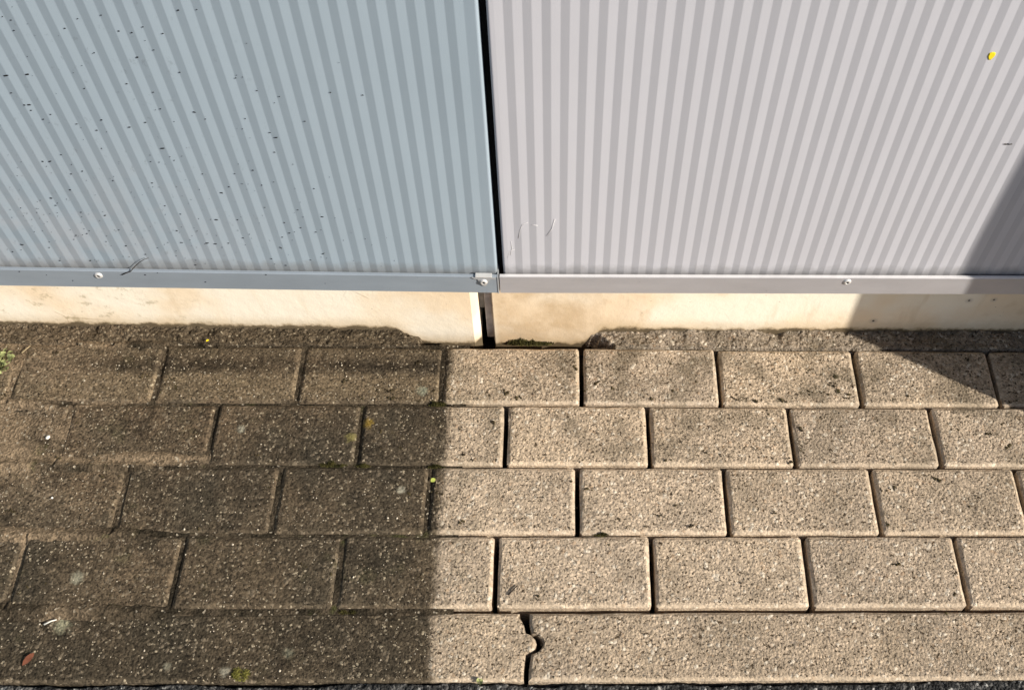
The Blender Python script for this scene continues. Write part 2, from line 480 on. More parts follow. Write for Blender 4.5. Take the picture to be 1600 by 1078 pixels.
def paver_mesh(w, d, seed, depth=.07, cham=.0036, drop=.0025):
    rnd = random.Random(seed)
    nx, ny = 7, 4
    def ring(hw, hd, rad, jit):
        pts = []
        P = [(-hw + rad, -hd), (hw - rad, -hd), (hw, -hd + rad), (hw, hd - rad), (hw - rad, hd), (-hw + rad, hd), (-hw, hd - rad), (-hw, -hd + rad)]
        for k in range(8):
            a, b = P[k], P[(k + 1) % 8]
            n = {0: nx, 4: nx, 2: ny, 6: ny}.get(k, 1)
            for i in range(n):
                t = i / n
                x, y = a[0] + (b[0] - a[0]) * t, a[1] + (b[1] - a[1]) * t
                pts.append((x, y))
        return pts
    o = ring(w / 2, d / 2, .0025, 0); i = ring(w / 2 - cham, d / 2 - cham, .0022, 0)
    n = len(o)
    vs = []
    for x, y in o: vs.append((x * (1 + 0), y, -depth))
    for x, y in o: vs.append((x + rnd.uniform(-.0006, .0004), y + rnd.uniform(-.0005, .0005), -drop - rnd.uniform(0, .0009)))
    for x, y in i: vs.append((x + rnd.uniform(-.0009, .0009), y + rnd.uniform(-.0009, .0009), rnd.uniform(-.0004, .0001)))
    fs = []
    for k in range(n):
        k2 = (k + 1) % n
        fs.append((k, k2, n + k2, n + k)); fs.append((n + k, n + k2, 2 * n + k2, 2 * n + k))
    fs.append(tuple(range(2 * n, 3 * n)))
    me = mesh('paver', vs, fs, False)
    me.materials.append(MAT['concrete'])
    return me
VAR = [paver_mesh(.1945, .0958, s) for s in range(8)]
ROWY = [(0.0, -.0988), (-.0988, -.1963), (-.1963, -.2972), (-.2972, -.3975)]
JX = {0: [-.5666, -.369, -.1669, .0318, .2296, .4312, .6317], 1: [-.6746, -.4743, -.2743, -.0736, .1244, .3242, .5259],
      2: [-.5750, -.3723, -.173, .0249, .2244, .4256], 3: [-.6808, -.4811, -.2785, -.0797, .1203, .3202, .5203]}
rr = random.Random(5)
JALL = {}
for r in range(4):
    js = list(JX[r])
    while js[0] > -1.7: js.insert(0, js[0] - .2)
    while js[-1] < 1.75: js.append(js[-1] + .2)
    JALL[r] = js
    y1, y0 = ROWY[r]
    for k in range(len(js) - 1):
        me = VAR[rr.randrange(8)]
        cx, cy = (js[k] + js[k + 1]) / 2, (y0 + y1) / 2
        o = link('paver', me, MAT['concrete'], pav, (cx, cy, rr.uniform(-.0012, .0010)),
                 (R(rr.uniform(-.35, .35)), R(rr.uniform(-.25, .25)), R(rr.uniform(-.18, .18)) + (math.pi if rr.random() < .5 else 0)))
        o.scale = ((js[k + 1] - js[k] - .0067) / .1945, (y1 - y0 - .0043) / .0958, 1)

# edging slabs with a tongue-and-groove end
def slab_mesh(L, seed, d=.0852, z1=-.0025):
    rnd = random.Random(seed)
    def outline(off):
        pts = []
        y0, y1 = -d + off, -off
        kn = [(-.0262, 0.0015), (-.0282, .0075), (-.0330, .0125), (-.0385, .0145), (-.0440, .0130), (-.0490, .0085), (-.0515, .0015)]
        # right end, bottom to top, tongue sticks out
        pts.append((L - off, y0))
        pts.append((L - off, -.070))
        for y, x in kn[::-1]: pts.append((L + x - off * .8, y))
        pts.append((L - .0015 - off, -.014)); pts.append((L - .006 - off, -.006)); pts.append((L - .007 - off, y1))
        n = 26
        for i in range(1, n): pts.append((L * (1 - i / n), y1))
        # left end, groove
        pts.append((0 + off, y1)); pts.append((0 + off, -.014))
        for y, x in kn: pts.append((x * 1.10 + .0012 + off * .8, y))
        pts.append((0 + off, -.070)); pts.append((0 + off, y0))
        for i in range(1, n): pts.append((L * i / n, y0))
        return pts
    o, i = outline(0), outline(.0035); n = len(o)
    vs = [(x, y, -.16) for x, y in o]
    vs += [(x + rnd.uniform(-.0004, .0004), y + rnd.uniform(-.0006, .0006), z1 - .0028 - rnd.uniform(0, .0009)) for x, y in o]
    vs += [(x + rnd.uniform(-.0005, .0005), y + rnd.uniform(-.0008, .0008), z1 + rnd.uniform(-.0003, .0002)) for x, y in i]
    bm = bmesh.new(); b = [bm.verts.new(v) for v in vs]
    for k in range(n):
        k2 = (k + 1) % n
        bm.faces.new((b[k], b[k2], b[n + k2], b[n + k])); bm.faces.new((b[n + k], b[n + k2], b[2 * n + k2], b[2 * n + k]))
    bm.faces.new([b[2 * n + k] for k in range(n)])
    bmesh.ops.triangulate(bm, faces=[f for f in bm.faces if len(f.verts) > 4])
    return bm_mesh(bm, 'edging_slab')
for k, x in enumerate((-2.041, -1.040, -.0352, .966)):
    L = (-2.041, -1.040, -.0352, .966, 1.967)[k + 1] - x - .0058
    link('edging_slab', slab_mesh(L, k), MAT['slab'], pav, (x, -.4012, 0), (0, 0, R(-.02)))

# mortar fillet between first row and plinth, broken out at the joint of the garages
def mortar(x0, x1, seed, endl, endr):
    xs = np.arange(x0, x1, .0015); ys = np.arange(-.004, .050, .0012)
    X, Y = np.meshgrid(xs, ys, indexing='ij')
    H = -.0004 + .0040 * fbm(X, Y, 55, seed, 3) + .0026 * fbm(X, Y, 260, seed + 9, 2) + (.05 + .55 * fbm(X, Y * 0, 30, seed + 7, 4)) * np.clip(Y - .017, 0, 1)
    front = .0018 + .0022 * fbm(X, Y * 0, 40, seed + 3, 3)
    H -= .03 * np.clip((front - Y) / .0015, 0, 1)
    for e, s in ((endl, 1), (endr, -1)):
        if e is None: continue
        d = (X - e) * s + .020 * fbm(X, Y, 45, seed + 5, 3) + (Y - .018) * (1.1 if s > 0 else -.7)
        H -= .05 * np.clip(-d / (.020 if s > 0 else .034), 0, 1)
    me = height_mesh('mortar_strip', xs, ys, H, keep=H > -.030)
    return link('mortar_strip', me, MAT['mortar'], pav)
mortar(-1.35, -.160, 40, None, -.222)
mortar(.030, 1.25, 60, .064, None)

# soil packed into and spilling over the joints of the unwashed side
xs = np.arange(-1.05, -.13, .0017); ys = np.arange(-.412, .006, .0017)
X, Y = np.meshgrid(xs, ys, indexing='ij')
d = np.full(X.shape, 9.0)
for y in (0.0, -.0988, -.1963, -.2972, -.3985):
    d = np.minimum(d, np.abs(Y - y))
dv = np.full(X.shape, 9.0)
for r in range(4):
    y1, y0 = ROWY[r]
    inr = (Y <= y1) & (Y >= y0)
    for j in JALL[r]:
        dv = np.where(inr, np.minimum(dv, np.abs(X - j)), dv)
left = np.clip((-.20 - X) / .40, 0, 1)
A = -.0130 + .0135 * left ** .7 + .0075 * fbm(X, Y, 11, 5, 3)
A += .0050 * np.exp(-((Y + .1985) / .02) ** 2) * np.clip((-.40 - X) / .08, 0, 1)
A += .0045 * np.exp(-((Y + .3985) / .02) ** 2) * np.clip((-.36 - X) / .15, 0, 1)
A += .0030 * np.exp(-((Y + .2972) / .02) ** 2) * np.clip((-.30 - X) / .15, 0, 1)
A = np.minimum(A, .0032)
rough = .0016 * fbm(X, Y, 150, 15, 2) + .0010 * fbm(X, Y, 380, 18, 1)
H = np.maximum(A - .42 * np.maximum(d - .0012, 0), A - .0070 - .42 * np.maximum(dv - .002, 0)) + rough
H = np.where(d < .0032, H - .0045 * np.clip(1 - d / .0032, 0, 1) * (A < .0022), H)
H = np.where(dv < .0030, H - .0045 * np.clip(1 - dv / .0030, 0, 1), H)
silt = -.0040 + .0072 * np.exp(-(((X + .79) / .13) ** 2 + ((Y + .165) / .075) ** 2)) + .0034 * fbm(X, Y, 16, 51, 4)
silt2 = -.0045 + .0060 * np.exp(-(((X + .80) / .07) ** 2 + ((Y + .03) / .035) ** 2)) + .0034 * fbm(X, Y, 20, 55, 4)
silt3 = -.0042 + .0058 * np.exp(-(((X + .56) / .11) ** 2 + ((Y + .184) / .010) ** 2)) + .0022 * fbm(X, Y, 26, 58, 4)
H = np.maximum(np.maximum(H, silt + rough * .3), np.maximum(silt2, silt3) + rough * .35)
H = np.minimum(H, .0042)
soil = link('joint_soil', height_mesh('joint_soil', xs, ys, H, keep=H > -.016), MAT['soil'])
tag(soil, 'brown soil filling the joints of the dirty pavers at the left', 'soil', kind='stuff')

# ------------------------------------------------------------------ the two garages
GX = -.0790
PER = .0184
def cladding(x0, x1, dark0, side):
    """ribbed sheet seen from above: list of (x, y) from x0 to x1; side = which end has the visible bend"""
    a = PER / 4 * math.tan(R(4.4)); ym = -.0275
    pts = []
    k0 = math.ceil((x0 + .006 - dark0) / (PER / 2) - .5)
    x = dark0 + (k0 + .5) * PER / 2
    k = k0
    while x < x1 - .006:
        s = 1 if k % 2 == 0 else -1         # after a dark facet the sheet stands forward
        pts.append((x - .0004, ym - a * s * .92)); pts.append((x + .0004, ym - a * s * .92)); x += PER / 2; k += 1
    rad = .0032
    L, Rr = [], []
    for i in range(6):
        t = math.pi / 2 * i / 5
        Rr.append((x1 - rad + rad * math.sin(t), ym - a + rad - rad * math.cos(t)))
        L.append((x0 + rad - rad * math.sin(t), ym - a + rad - rad * math.cos(t)))
    prof = [(x0, .015)] + L[::-1] + pts + Rr + [(x1, .015)]
    zs = [.1985, .22, .245, .27, .30, .33, .36, .40, .44, .48, .52, .56, .60, .65, .70, .8, .9, 1.05, 1.2, 1.5, 1.8, 2.12]
    vs, fs = [], []
    n = len(prof)
    for z in zs:
        wv = fbm(np.array([p[0] for p in prof]), np.full(len(prof), z), 5.0, 33, 2) * .0011 * min(1, (z - .1985) / .06)
        for (x, y), w in zip(prof, wv): vs.append((x, y + (float(w) if y < .01 else 0), z))
    for j in range(len(zs) - 1):
        for i in range(n - 1):
            fs.append((j * n + i, j * n + i + 1, (j + 1) * n + i + 1, (j + 1) * n + i))
    me = mesh('cladding_sheet', vs, fs)
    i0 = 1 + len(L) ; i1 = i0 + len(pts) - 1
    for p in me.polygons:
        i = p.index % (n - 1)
        if i0 <= i < i1 and prof[i + 1][1] < prof[i][1] - 1e-6: p.material_index = 1  # facets turned from the sun take the darker copy
    return me

RAILP = [(-.0344, .1725), (-.0352, .1733), (-.0352, .2052), (-.0344, .2060), (-.0309, .2060), (-.0306, .2057), (-.0306, .1900), (-.0262, .1900),
         (-.0262, .1760), (.010, .1760), (.010, .1725)]

def screw(parent, x, z, y=-.0354, r=.0054):
    prof = [(0, .0004), (.0014, .0004), (.0016, -.0016), (.0026, -.0020), (.0038, -.0017), (.0047, -.0009), (r * .95, -.0002), (r, .0008)]
    seg = 18; vs = []; fs = []; mi = []
    for pr, py in prof[1:]:
        for k in range(seg):
            t = 2 * math.pi * k / seg; vs.append((x + pr * math.cos(t), y + py, z + pr * math.sin(t)))
    n = len(prof) - 1
    for i in range(n - 1):
        for k in range(seg):
            fs.append((i * seg + k, i * seg + (k + 1) % seg, (i + 1) * seg + (k + 1) % seg, (i + 1) * seg + k)); mi.append(1 if i == 0 else 0)
    fs.append(tuple(range(seg))); mi.append(1)
    bm = bmesh.new(); b = [bm.verts.new(v) for v in vs]
    for f, q in zip(fs, mi): bm.faces.new([b[i] for i in f]).material_index = q
    me = bm_mesh(bm, 'screw', True)
    return link('screw', me, [MAT['steel'], MAT['black']], parent)

def garage(label, ang, x0, x1, dark0, cmat, rmat, plx, chamfer, rx):
    g = empty('garage', (GX, 0, 0), ang)
    tag(g, label, 'garage')
    s = GX
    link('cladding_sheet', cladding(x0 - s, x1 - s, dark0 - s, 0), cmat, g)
    rail = link('bottom_rail', extrude_x(RAILP, rx[0] - s, rx[1] - s, 'bottom_rail'), rmat, g)
    # plinth block, outline in plan, front at y = .0285
    a, b = plx[0] - s, plx[1] - s
    f = .0285
    if chamfer:
        out = [(a, f), (b, f), (b + .010, f + .012), (b + .010, .20), (a, .20)]
    else:
        out = [(a, f + .0015), (a + .0015, f), (b, f), (b, .20), (a, .20)]
    n = len(out)
    vs = [(x, y, -.12) for x, y in out] + [(x, y, .30) for x, y in out]
    fs = [(i, (i + 1) % n, n + (i + 1) % n, n + i) for i in range(n)] + [tuple(range(n))[::-1], tuple(range(n, 2 * n))]
    link('plinth', mesh('plinth', vs, fs), MAT['plinth'], g)
    lo, hi = (x0 - s, b + .004) if chamfer else (a + .004, x1 - s)
    link('wall', box(lo + .004, hi - .004, .034, 5.4, .302, 2.25, name='wall'), MAT['render'], g)
    link('roof', box(x0 - s - .0, x1 - s, .020, 5.42, 2.252, 2.36, .004, name='roof'), MAT['roof_felt'], g)
    return g, rail

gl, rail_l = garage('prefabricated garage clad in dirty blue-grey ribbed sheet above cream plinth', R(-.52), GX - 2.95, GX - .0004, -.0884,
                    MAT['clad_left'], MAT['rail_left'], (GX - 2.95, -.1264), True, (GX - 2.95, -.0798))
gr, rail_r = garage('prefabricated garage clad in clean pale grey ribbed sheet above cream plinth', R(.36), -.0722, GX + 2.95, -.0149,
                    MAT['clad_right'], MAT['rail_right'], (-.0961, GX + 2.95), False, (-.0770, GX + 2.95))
screw(rail_l, -.5837 - GX, .2010 - .004); screw(rail_l, -.0970 - GX, .1975, y=-.0371); screw(rail_r, .3713 - GX, .1985)

# notched end clip lapped over the left rail
clip = [(-.1116, .2058), (-.1085, .2031), (-.1040, .2020), (-.1030, .1985), (-.1020, .1945), (-.0999, .1908), (-.0972, .1889), (-.0950, .1883),
        (-.0932, .1905), (-.0914, .1950), (-.0902, .1990), (-.0885, .2018), (-.0864, .2030), (-.0812, .2027), (-.0812, .2058)]
n = len(clip)
vs = [(x - GX, -.0369, z) for x, z in clip] + [(x - GX, -.0354, z) for x, z in clip]
bm = bmesh.new(); b = [bm.verts.new(v) for v in vs]
bm.faces.new(b[:n]); bm.faces.new(b[n:][::-1])
for i in range(n): bm.faces.new((b[i], b[(i + 1) % n], b[n + (i + 1) % n], b[n + i]))
link('end_clip', bm_mesh(bm, 'end_clip'), MAT['clip'], rail_l)
link('clip_lip', box(-.1071 - GX, -.0861 - GX, -.0373, -.0307, .2064, .2084, .0005, 'clip_lip'), MAT['steel'], rail_l)
link('end_cap', box(-.0796 - GX, -.0780 - GX, -.0360, .0, .1724, .2061, .0003, 'end_cap'), MAT['clip'], rail_l)
link('lip', box(-.0769 - GX, 2.95, -.0350, -.0309, .2062, .2068, .0002, 'lip'), MAT['lip'], rail_r)  # thin pale strip added to paint the bright highlight along the rail ledge

# dirt flicked onto the left sheet
SP = [(-0.4404,0.5872,1),(-0.4812,0.5709,1),(-0.4051,0.5746,1),(-0.3883,0.5674,1),(-0.4227,0.5377,1.3),(-0.4448,0.5035,1),(-0.5633,0.5111,2.2),(-0.5417,0.513,2.2),(-0.4907,0.496,1.2),(-0.4214,0.4929,1),(-0.5683,0.4883,1),(-0.5567,0.4726,1.8),(-0.5616,0.4722,1.2),(-0.5578,0.465,1.2),(-0.4889,0.4534,1.4),(-0.4629,0.4435,1.5),(-0.55,0.4528,1),(-0.4212,0.4704,1),(-0.5174,0.4469,1),(-0.4432,0.4509,1.3),(-0.4992,0.4384,1.2),(-0.43,0.5692,1),(-0.4181,0.5676,1),(-0.5314,0.567,1),(-0.5292,0.5792,1),(-0.4637,0.5422,.8),(-0.4035,0.5473,.9),(-0.386,0.5199,.9),(-0.3651,0.5948,1.2),(-0.5397,0.4597,.9),(-0.4643,0.5825,.8),(-0.5355,0.5831,.8),(-0.4371,0.4132,2),(-0.5684,0.3902,2),(-0.5763,0.3901,1.2),(-0.5517,0.4009,1),(-0.5522,0.3711,1),(-0.5637,0.3451,1.2),(-0.591,0.3305,1.6),(-0.5906,0.3184,1.2),(-0.5655,0.3072,1.1),(-0.5391,0.3026,1.7),(-0.4656,0.3588,1.2),(-0.4628,0.2769,1.4),(-0.4639,0.2552,1.6),(-0.5336,0.2474,1.6),(-0.5151,0.2315,1.1),(-0.6776,0.2325,1.1),(-0.6337,0.3126,.8),(-0.629,0.2419,1),(-0.6263,0.2168,1.3),(-0.5881,0.2178,1.4),(-0.5728,0.2694,1.3),(-0.4299,0.3951,.9),(-0.4475,0.3918,.9),(-0.4565,0.3926,.8),(-0.5037,0.4116,.9),(-0.5381,0.3758,1),(-0.4495,0.3067,1),(-0.4632,0.3207,.9),(-0.509,0.3617,.8),(-0.532,0.2769,.8),(-0.6603,0.2464,1.6),(-0.5875,0.2656,1.2),(-0.5926,0.2583,1),(-0.378,0.4574,1),(-0.3353,0.4593,.9),(-0.3423,0.4444,1),(-0.3137,0.44,1),(-0.3089,0.4329,1.6),(-0.3152,0.4107,1.1),(-0.2729,0.457,1.1),(-0.346,0.3818,1.2),(-0.3679,0.3758,1),(-0.3801,0.3543,1.1),(-0.3913,0.3441,1.5),(-0.3417,0.358,1.1),(-0.2832,0.3538,1.2),(-0.4101,0.2977,1.8),(-0.3847,0.2981,1.1),(-0.3863,0.265,1.2),(-0.4326,0.2547,1.9),(-0.4231,0.2535,1.9),(-0.4064,0.2551,1.1),(-0.377,0.272,1),(-0.3298,0.2942,1.2),(-0.3281,0.2754,1.3),(-0.3121,0.2856,1.1),(-0.2832,0.3059,1.7),(-0.2956,0.2778,1.3),(-0.3445,0.2481,1.3),(-0.3384,0.2676,1.3),(-0.3606,0.2265,1.2),(-0.3455,0.2139,1.2),(-0.2945,0.2374,1.5),(-0.3121,0.2251,.9),(-0.4589,0.2121,1.2),(-0.3092,0.3171,.8),(-0.347,0.3204,.9),(-0.4046,0.3743,1),(-0.3315,0.514,1),(-0.3136,0.4982,1),(-0.2923,0.4907,1),(-0.2383,0.4972,1.1),(-0.2057,0.4943,1),(-0.3471,0.5961,.8),(-0.387,0.467,1.5)]
rs = random.Random(3)
while len(SP) < 620:                                    # finer peppering, denser low and to the left
    x = rs.uniform(-1.1, -.20); z = .215 + rs.expovariate(6.0)
    if z > .75 or rs.random() > min(1, (-.16 - x) / .30): continue
    SP.append((x, z, rs.uniform(.25, .60)))
RS = [(-.6801, .2028, 1.1), (-.5244, .2000, 1.3), (-.5074, .2045, .8), (-.6487, .1966, .7), (-.3715, .2040, 1.2), (-.4521, .1870, 1.2), (-.30, .188, .6), (-.62, .186, .7)]
parts = []
def flake(x, y, z, s, th=.0007):
    k = rs.choice((5, 6, 7)); w = s * .00098; h = w * rs.uniform(.45, .75); rot = rs.uniform(-.5, .35)
    if s > 1.45: w *= 1.35; h *= .75
    ps = []
    for i in range(k):
        t = 2 * math.pi * i / k; q = rs.uniform(.6, 1.2)
        a, b = w * q * math.cos(t), h * q * math.sin(t)
        ps.append((x + a * math.cos(rot) - b * math.sin(rot), z + a * math.sin(rot) + b * math.cos(rot)))
    vs = [(a, y, b) for a, b in ps] + [(x + (a - x) * .7, y - th, z + (b - z) * .7) for a, b in ps]
    fs = [(i, (i + 1) % k, k + (i + 1) % k, k + i) for i in range(k)] + [tuple(range(k, 2 * k))]
    return vs, fs
sc_ = math.tan(R(.52))
for x, z, s in SP: parts.append(flake(x - GX, -.0279 + float(fbm(np.array([x - GX]), np.array([z]), 5.0, 33, 2)[0]) * .0011 * min(1, (z - .1985) / .06), z, s))
for x, z, s in RS: parts.append(flake(x - GX, -.0353, z, s))
spk = link('dirt_specks', mesh('dirt_specks', *join(parts)), MAT['speck'], gl)
tag(spk, kind='stuff')

# joint strips in the gap between the two plinth blocks
j = empty('joint_profile', (-.106, .055, 0))
tag(j, 'grey two-part joint strip in the narrow gap between the cream plinths', 'joint strip')
link('strip', box(-.0098, -.0020, -.012, -.006, .038, .29, .0006, 'strip'), MAT['joint_dark'], j)
link('strip', box(-.0016, .0088, -.016, -.004, -.03, .29, .0010, 'strip'), MAT['joint_light'], j)
link('backing', box(-.0098, .0088, .060, .064, -.05, .29, 0, 'backing'), MAT['black'], j)  # black sheet stands for the dark depth of the gap
link('rubber_seal', box(.0272, .0330, -.070, -.045, .186, 2.11, .0008, 'rubber_seal'), MAT['black'], j)  # black strip added between the sheets to stand for the gap's shade

# unseen pier added beyond the right edge: its corner throws the slanting shadow
pier = empty('wall_pier', (1.09, -.17, 0))
tag(pier, 'rendered wall pier beyond the right edge that throws the corner shadow', 'pier')
shx, shy = .4719, -.0027                                    # point on the ground shadow line
px0 = .97; py0 = shy - (px0 - shx) * math.tan(R(29.8))
link('shaft', box(px0 - 1.09, px0 - 1.09 + .24, py0 + .17, -.041 + .17, -.02, 2.3, .004, 'shaft'), MAT['render'], pier)
link('cap', box(px0 - 1.09 - .0, px0 - 1.09 + .27, py0 + .17, -.041 + .17, 2.302, 2.36, .004, 'cap'), MAT['render'], pier)

# ------------------------------------------------------------------ small things
# loose grit
ico = bmesh.new(); bmesh.ops.create_icosphere(ico, subdivisions=1, radius=1)
IV = [v.co.copy() for v in ico.verts]; IF = [tuple(v.index for v in f.verts) for f in ico.faces]; ico.free()
def injoint(x, y, tol):
    if y > -.004 or y < -.484: return True
    for r in range(4):
        y1, y0 = ROWY[r]
        if y0 <= y <= y1:
            if y1 - y < tol or y - y0 < tol: return True
            return any(abs(x - q) < tol for q in JALL[r])
    return y > -.406
gs = random.Random(21); parts = []
def stone(x, y, z, r, rnd):
    sx, sy, sz = (rnd.uniform(.7, 1.3) * r for _ in range(3)); a = rnd.uniform(0, 6.3); ca, sa = math.cos(a), math.sin(a)
    vs = []
    for v in IV:
        q = rnd.uniform(.8, 1.15); vx, vy, vz = v.x * sx * q, v.y * sy * q, v.z * sz * q * .75
        vs.append((x + vx * ca - vy * sa, y + vx * sa + vy * ca, z + vz))
    return vs, IF
cnt = 0
while cnt < 2600:
    x, y = gs.uniform(-.95, -.155), gs.uniform(-.484, -.005)
    if -.10 < y < -.05: pass
    elif gs.random() > .62: continue
    if injoint(x, y, .006): continue
    if gs.random() > .25 + 1.6 * max(0, .5 + float(fbm(np.array([x]), np.array([y]), 14, 90, 3)[0]) - .15): continue
    r = min(.0014, .00038 + gs.expovariate(4600))
    parts.append(stone(x, y, (0 if y > -.40 else -.0025) + r * .25, r, gs)); cnt += 1
cnt = 0
while cnt < 700:
    x, y = gs.uniform(-.15, .80), gs.uniform(-.484, -.005)
    if injoint(x, y, .006): continue
    r = min(.0014, .0004 + gs.expovariate(3500))
    parts.append(stone(x, y, (0 if y > -.40 else -.0025) + r * .2, r, gs)); cnt += 1
crumbs = []
cr_ = random.Random(77)
while len(crumbs) < 1150:                                   # dark crumbs and moss bits, mostly along the joints near the wall
    r = cr_.choice((0, 0, 0, 1, 1, 1, 2, 2, 3)); y1, y0 = ROWY[r]
    if cr_.random() < .45:
        q = cr_.choice(JALL[r]); x = q + cr_.choice((-1, 1)) * (.006 + cr_.expovariate(120)); y = cr_.uniform(y0 + .006, y1 - .006)
    else:
        x = cr_.uniform(-.9, .75); y = y0 + .006 + cr_.expovariate(45) if cr_.random() < .6 else cr_.uniform(y0 + .006, y1 - .006)
    if not (-.95 < x < .8) or injoint(x, y, .0045): continue
    rad = min(.0026, .0008 + cr_.expovariate(1500))
    for _ in range(cr_.choice((1, 2, 3, 7))):
        crumbs.append(stone(x + cr_.gauss(0, .0030), y + cr_.gauss(0, .0018), rad * .15, rad * cr_.uniform(.5, 1), cr_))
crumb_o = link('soil_crumbs', mesh('soil_crumbs', *join(crumbs)), MAT['crumb'])
tag(crumb_o, 'dark crumbs of soil and moss along the paver joints', 'soil', kind='stuff')
grit = link('grit', mesh('grit', *join(parts)), MAT['grit'])
tag(grit, 'fine pale grit scattered over the pavers', 'grit', kind='stuff')

def pebble(x, y, r, label, mat='chip'):
    o = link('pebble', mesh('pebble', *stone(0, 0, 0, r, gs), True), MAT[mat], None, (x, y, r * .55))
    tag(o, label, 'pebble')
pebble(-.6931, -.1546, .0030, 'white pebble on brown silt in the second paver row')
pebble(-.6627, -.2451, .0022, 'small white pebble on the third paver row at the left')

# moss cushions
def moss(x, y, z, rx, ry, n, mat, label, h=.004, rot=0, lump=None):
    rnd = random.Random(int(abs(x * 1e4)) + n); V = []; ca, sa = math.cos(rot), math.sin(rot)
    for i in range(n):
        t = rnd.uniform(0, 6.283); q = math.sqrt(rnd.random()) * rnd.uniform(.75, 1.1)
        a, b = rx * q * math.cos(t), ry * q * math.sin(t)
        bx, by = a * ca - b * sa, a * sa + b * ca
        hh = h * (1.1 - .75 * q * q) * rnd.uniform(.6, 1.3); w = h * rnd.uniform(.16, .30)
        hh *= .45 + 1.1 * (.5 + .5 * math.sin(bx * 420 + x * 900)) * (.5 + .5 * math.sin(bx * 157 + 2))
        if lump: hh += lump[2] * math.exp(-((bx - lump[0]) / lump[1]) ** 2) * rnd.uniform(.3, 1)
        lx, ly = rnd.uniform(-.5, .5) * hh, rnd.uniform(-.5, .5) * hh
        V.append(([(bx - w, by - w * .5, -.001), (bx + w, by - w * .5, -.001), (bx, by + w, -.001), (bx + lx, by + ly, hh)], [(0, 1, 3), (1, 2, 3), (2, 0, 3)]))
    o = link('moss_patch', mesh('moss_patch', *join(V)), MAT[mat], None, (x, y, z))
    tag(o, label, 'moss'); return o
moss(-.3047, -.1935, -.002, .020, .0042, 260, 'moss', 'olive moss cushion in the joint between second and third rows, left side', .0045)
moss(-.2640, -.1955, -.002, .010, .0030, 110, 'moss', 'small olive moss tuft right of the moss cushion in the same joint', .0035)
moss(-.1700, -.0975, -.002, .014, .0040, 150, 'moss', 'dark moss in the joint where dirty and clean pavers meet', .0040)
moss(-.1660, -.1965, -.002, .013, .0030, 120, 'moss', 'moss in the second joint at the edge of the clean pavers', .0035)
moss(-.0420, .0245, -.026, .034, .0038, 330, 'moss', 'green moss at the foot of the cream plinth beside the gap', .0062, lump=(-.020, .010, .010))
moss(-.3789, -.4772, -.003, .013, .0085, 420, 'moss_y', 'yellow-green moss cushion on the edging slab at bottom left', .0040)
moss(.3980, -.0740, -.001, .006, .0050, 80, 'moss', 'dark moss tuft on the first row near the corner shadow', .0030)
moss(.4020, -.0480, -.001, .008, .0050, 90, 'moss', 'moss smudge higher up the same first-row paver by the corner shadow', .0030)
moss(.4889, -.4050, -.006, .007, .0040, 90, 'moss', 'moss tuft in the joint above the right edging slab', .0040)
moss(.0563, -.2960, -.002, .009, .0030, 90, 'moss', 'brown-green moss in the third joint on the clean side', .0035)
moss(.0277, -.1850, -.001, .006, .0050, 60, 'moss', 'small moss smudge on a clean second-row paver', .0025)
moss(-.2594, -.4000, -.005, .022, .0030, 200, 'moss', 'low moss along the joint above the dirty edging slab', .0035)

# weed at the left edge
def leaf_mesh(L, W, curl=.25):
    st = [(0, .0), (.25, .75), (.55, 1.0), (.8, .72), (1.0, 0)]
    vs, fs = [], []
    for t, w in st:
        z = L * curl * math.sin(t * 2.6)
        f_ = min(.45, curl * 1.8)
        vs += [(-W * w, L * t, z + W * w * f_), (0, L * t, z), (W * w, L * t, z + W * w * f_)]
    for i in range(len(st) - 1):
        for k in range(2): fs.append((i * 3 + k, i * 3 + k + 1, i * 3 + k + 4, i * 3 + k + 3))
    return mesh('leaf', vs, fs, True)
LV = [leaf_mesh(.0085, .0036), leaf_mesh(.0070, .0032, .35), leaf_mesh(.0100, .0040, .2)]
for me in LV: me.materials.append(MAT['leaf'])
weed = empty('weed', (-.789, -.045, .001))
tag(weed, 'small pale green weed with round leaves growing in the first row', 'weed')
wr = random.Random(8); stems = []
for i in range(34):
    t = wr.uniform(0, 6.283); q = math.sqrt(wr.random()) * .019
    bx, by, bz = q * math.cos(t), q * math.sin(t) * 1.25, wr.uniform(.004, .014)
    o = link('leaf', LV[i % 3], MAT['leaf'], weed, (bx, by, bz), (wr.uniform(-.3, .7), wr.uniform(-.4, .4), t - math.pi / 2 + wr.uniform(-.8, .8)))
    stems.append(tube([(bx * .2, by * .2, 0), (bx * .6, by * .6, bz * .8), (bx, by, bz)], .0004, 5))
link('stem', mesh('stem', *join(stems), True), MAT['stem'], weed)
link('blade', mesh('blade', *tube([(.0, .010, 0), (-.003, .022, .012), (-.0065, .033, .017)], .0008, 5, taper=.3), True), MAT['straw'], weed)
def straw(a, b, r, label, mat='straw', cat='straw'):
    a, b = Vector(a), Vector(b); mid = (a + b) / 2 + Vector((.001, .0012, .0006))
    o = link(cat, mesh(cat, *tube([Vector((0, 0, 0)), mid - a, b - a], r, 6, taper=.6), True), MAT[mat], None, a)
    tag(o, label, cat)
straw((-.7655, -.018, .0035), (-.7560, -.006, .0045), .0006, 'thin dry straw on silt beside the weed')
straw((-.6262, -.4165, .0012), (-.6125, -.4105, .0016), .0011, 'short white stick lying on a pale lichen spot', 'chip', 'stick')
straw((-.0625, -.3795, .0012), (-.0515, -.3672, .0020), .0012, 'short dark twig on a clean fourth-row paver', 'twig', 'twig')

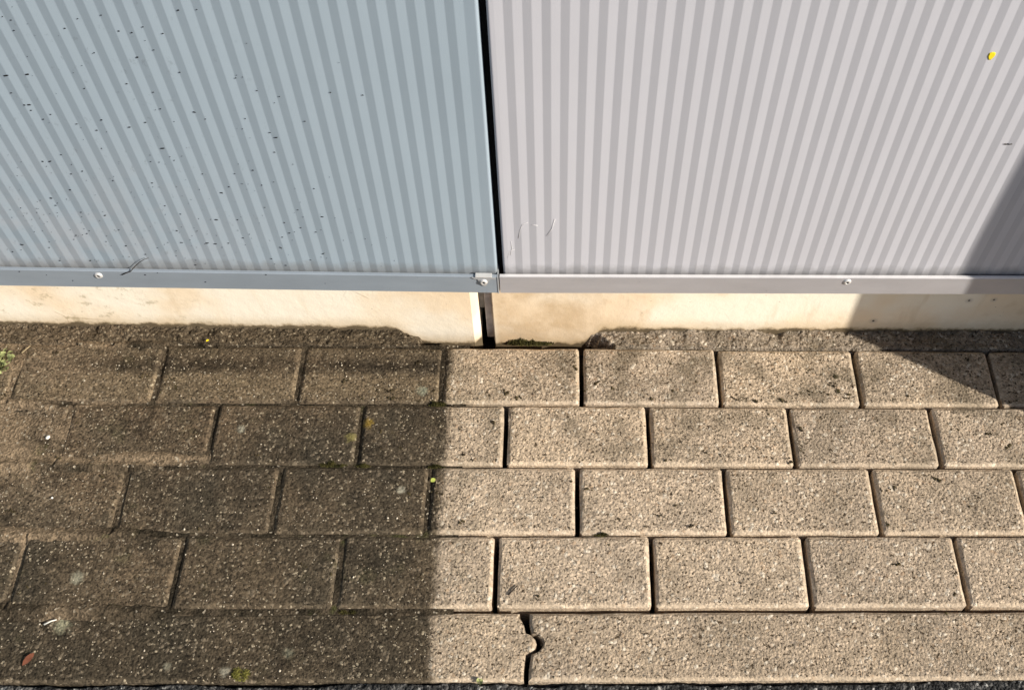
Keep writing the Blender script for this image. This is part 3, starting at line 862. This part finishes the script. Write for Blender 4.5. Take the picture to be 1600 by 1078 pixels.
# grass sprout by the road edge
sp = empty('grass_sprout', (-.0933, -.4878, -.004))
tag(sp, 'tiny green sprout at the road edge of the edging slab', 'sprout')
for i in range(7):
    t = i * .9; o = link('leaf', LV[i % 3], MAT['leaf'], sp, (.002 * math.cos(t), .002 * math.sin(t), .002), (.8, 0, t))
    o.scale = (.6, .6, .6)

# fallen leaf, petals
def small_leaf(x, y, z, L, W, rz, mat, name, label, cat, tilt=(0, 0)):
    o = link(name, leaf_mesh(L, W, .05), MAT[mat], None, (x, y, z), (tilt[0], tilt[1], rz)); tag(o, label, cat); return o
small_leaf(-.6385, -.4670, .0004, .0190, .0042, R(-33), 'leafred', 'fallen_leaf', 'rust-red fallen leaf on the dirty edging slab', 'leaf')
small_leaf(-.1710, -.2205, .0006, .0075, .0034, R(-50), 'lime', 'fallen_leaf', 'lime-coloured leaf bit by the joint near the clean pavers', 'leaf')
small_leaf(-.5100, .0040, .0032, .0050, .0017, R(-40), 'yellow', 'petal', 'yellow petal lying on the mortar strip', 'petal')
# yellow petal stuck on the right sheet
pv = []
for i in range(10):
    t = 2 * math.pi * i / 10; q = 1 + .12 * math.sin(3 * t)
    pv.append((.0036 * q * math.cos(t), 0, .0052 * q * math.sin(t)))
vs = pv + [(a * .8, -.0006, c * .8) for a, b_, c in pv]
fs = [(i, (i + 1) % 10, 10 + (i + 1) % 10, 10 + i) for i in range(10)] + [tuple(range(10, 20)), tuple(range(10))[::-1]]
o = link('petal', mesh('petal', vs, fs), MAT['yellow'], None, (.4345, -.0248, .5548), (0, 0, R(2)))
tag(o, 'bright yellow petal stuck high on the pale ribbed sheet', 'petal')
# fly on the right sheet
fly = empty('fly', (.4962, -.0246, .4344))
tag(fly, 'tiny dark fly on the pale sheet near the shadow edge', 'fly')
link('body', mesh('body', *stone(0, 0, 0, .0016, gs), True), MAT['speck'], fly)
for s in (-1, 1):
    link('wing', mesh('wing', [(0, 0, 0), (.0042 * s, -.0003, .0012), (.0048 * s, -.0003, -.0003), (.0015 * s, 0, -.0012)], [(0, 1, 2, 3)]), MAT['twig'], fly)

# curved twig hanging on the left rail
hp = [(-.5533, .2005), (-.5463, .2045), (-.5400, .2075), (-.5343, .2120), (-.5290, .2172), (-.5248, .2212), (-.5180, .2262), (-.5118, .2290)]
o = link('twig', mesh('twig', *tube([(x + .5343, -.0357 if z < .2085 else -.0315, z - .2120) for x, z in hp], .0007, 6, taper=.5), True), MAT['twig'], None, (-.5343, .0035, .2120))
tag(o, 'thin curved twig stuck on the blue-grey rail', 'twig')
# fibres on the right sheet
W = [[(-.0509,.272),(-.0486,.2867),(-.0454,.2977),(-.0386,.3012)],[(-.0339,.297),(-.0272,.2957)],[(-.0157,.2769),(-.0099,.2901),(-.006,.3074)],[(-.0661,.2337),(-.0626,.2477),(-.0565,.2508)],[(-.0619,.24),(-.0594,.2538),(-.0599,.2659)]]
o = link('cobweb', mesh('cobweb', *join([tube([(x + .04, 0, z - .26) for x, z in L],   .00022, 5) for L in W]), True), MAT['web'], None, (-.04, -.0277, .26))
tag(o, 'pale cobweb fibres on the pale sheet next to the black gap', 'cobweb')
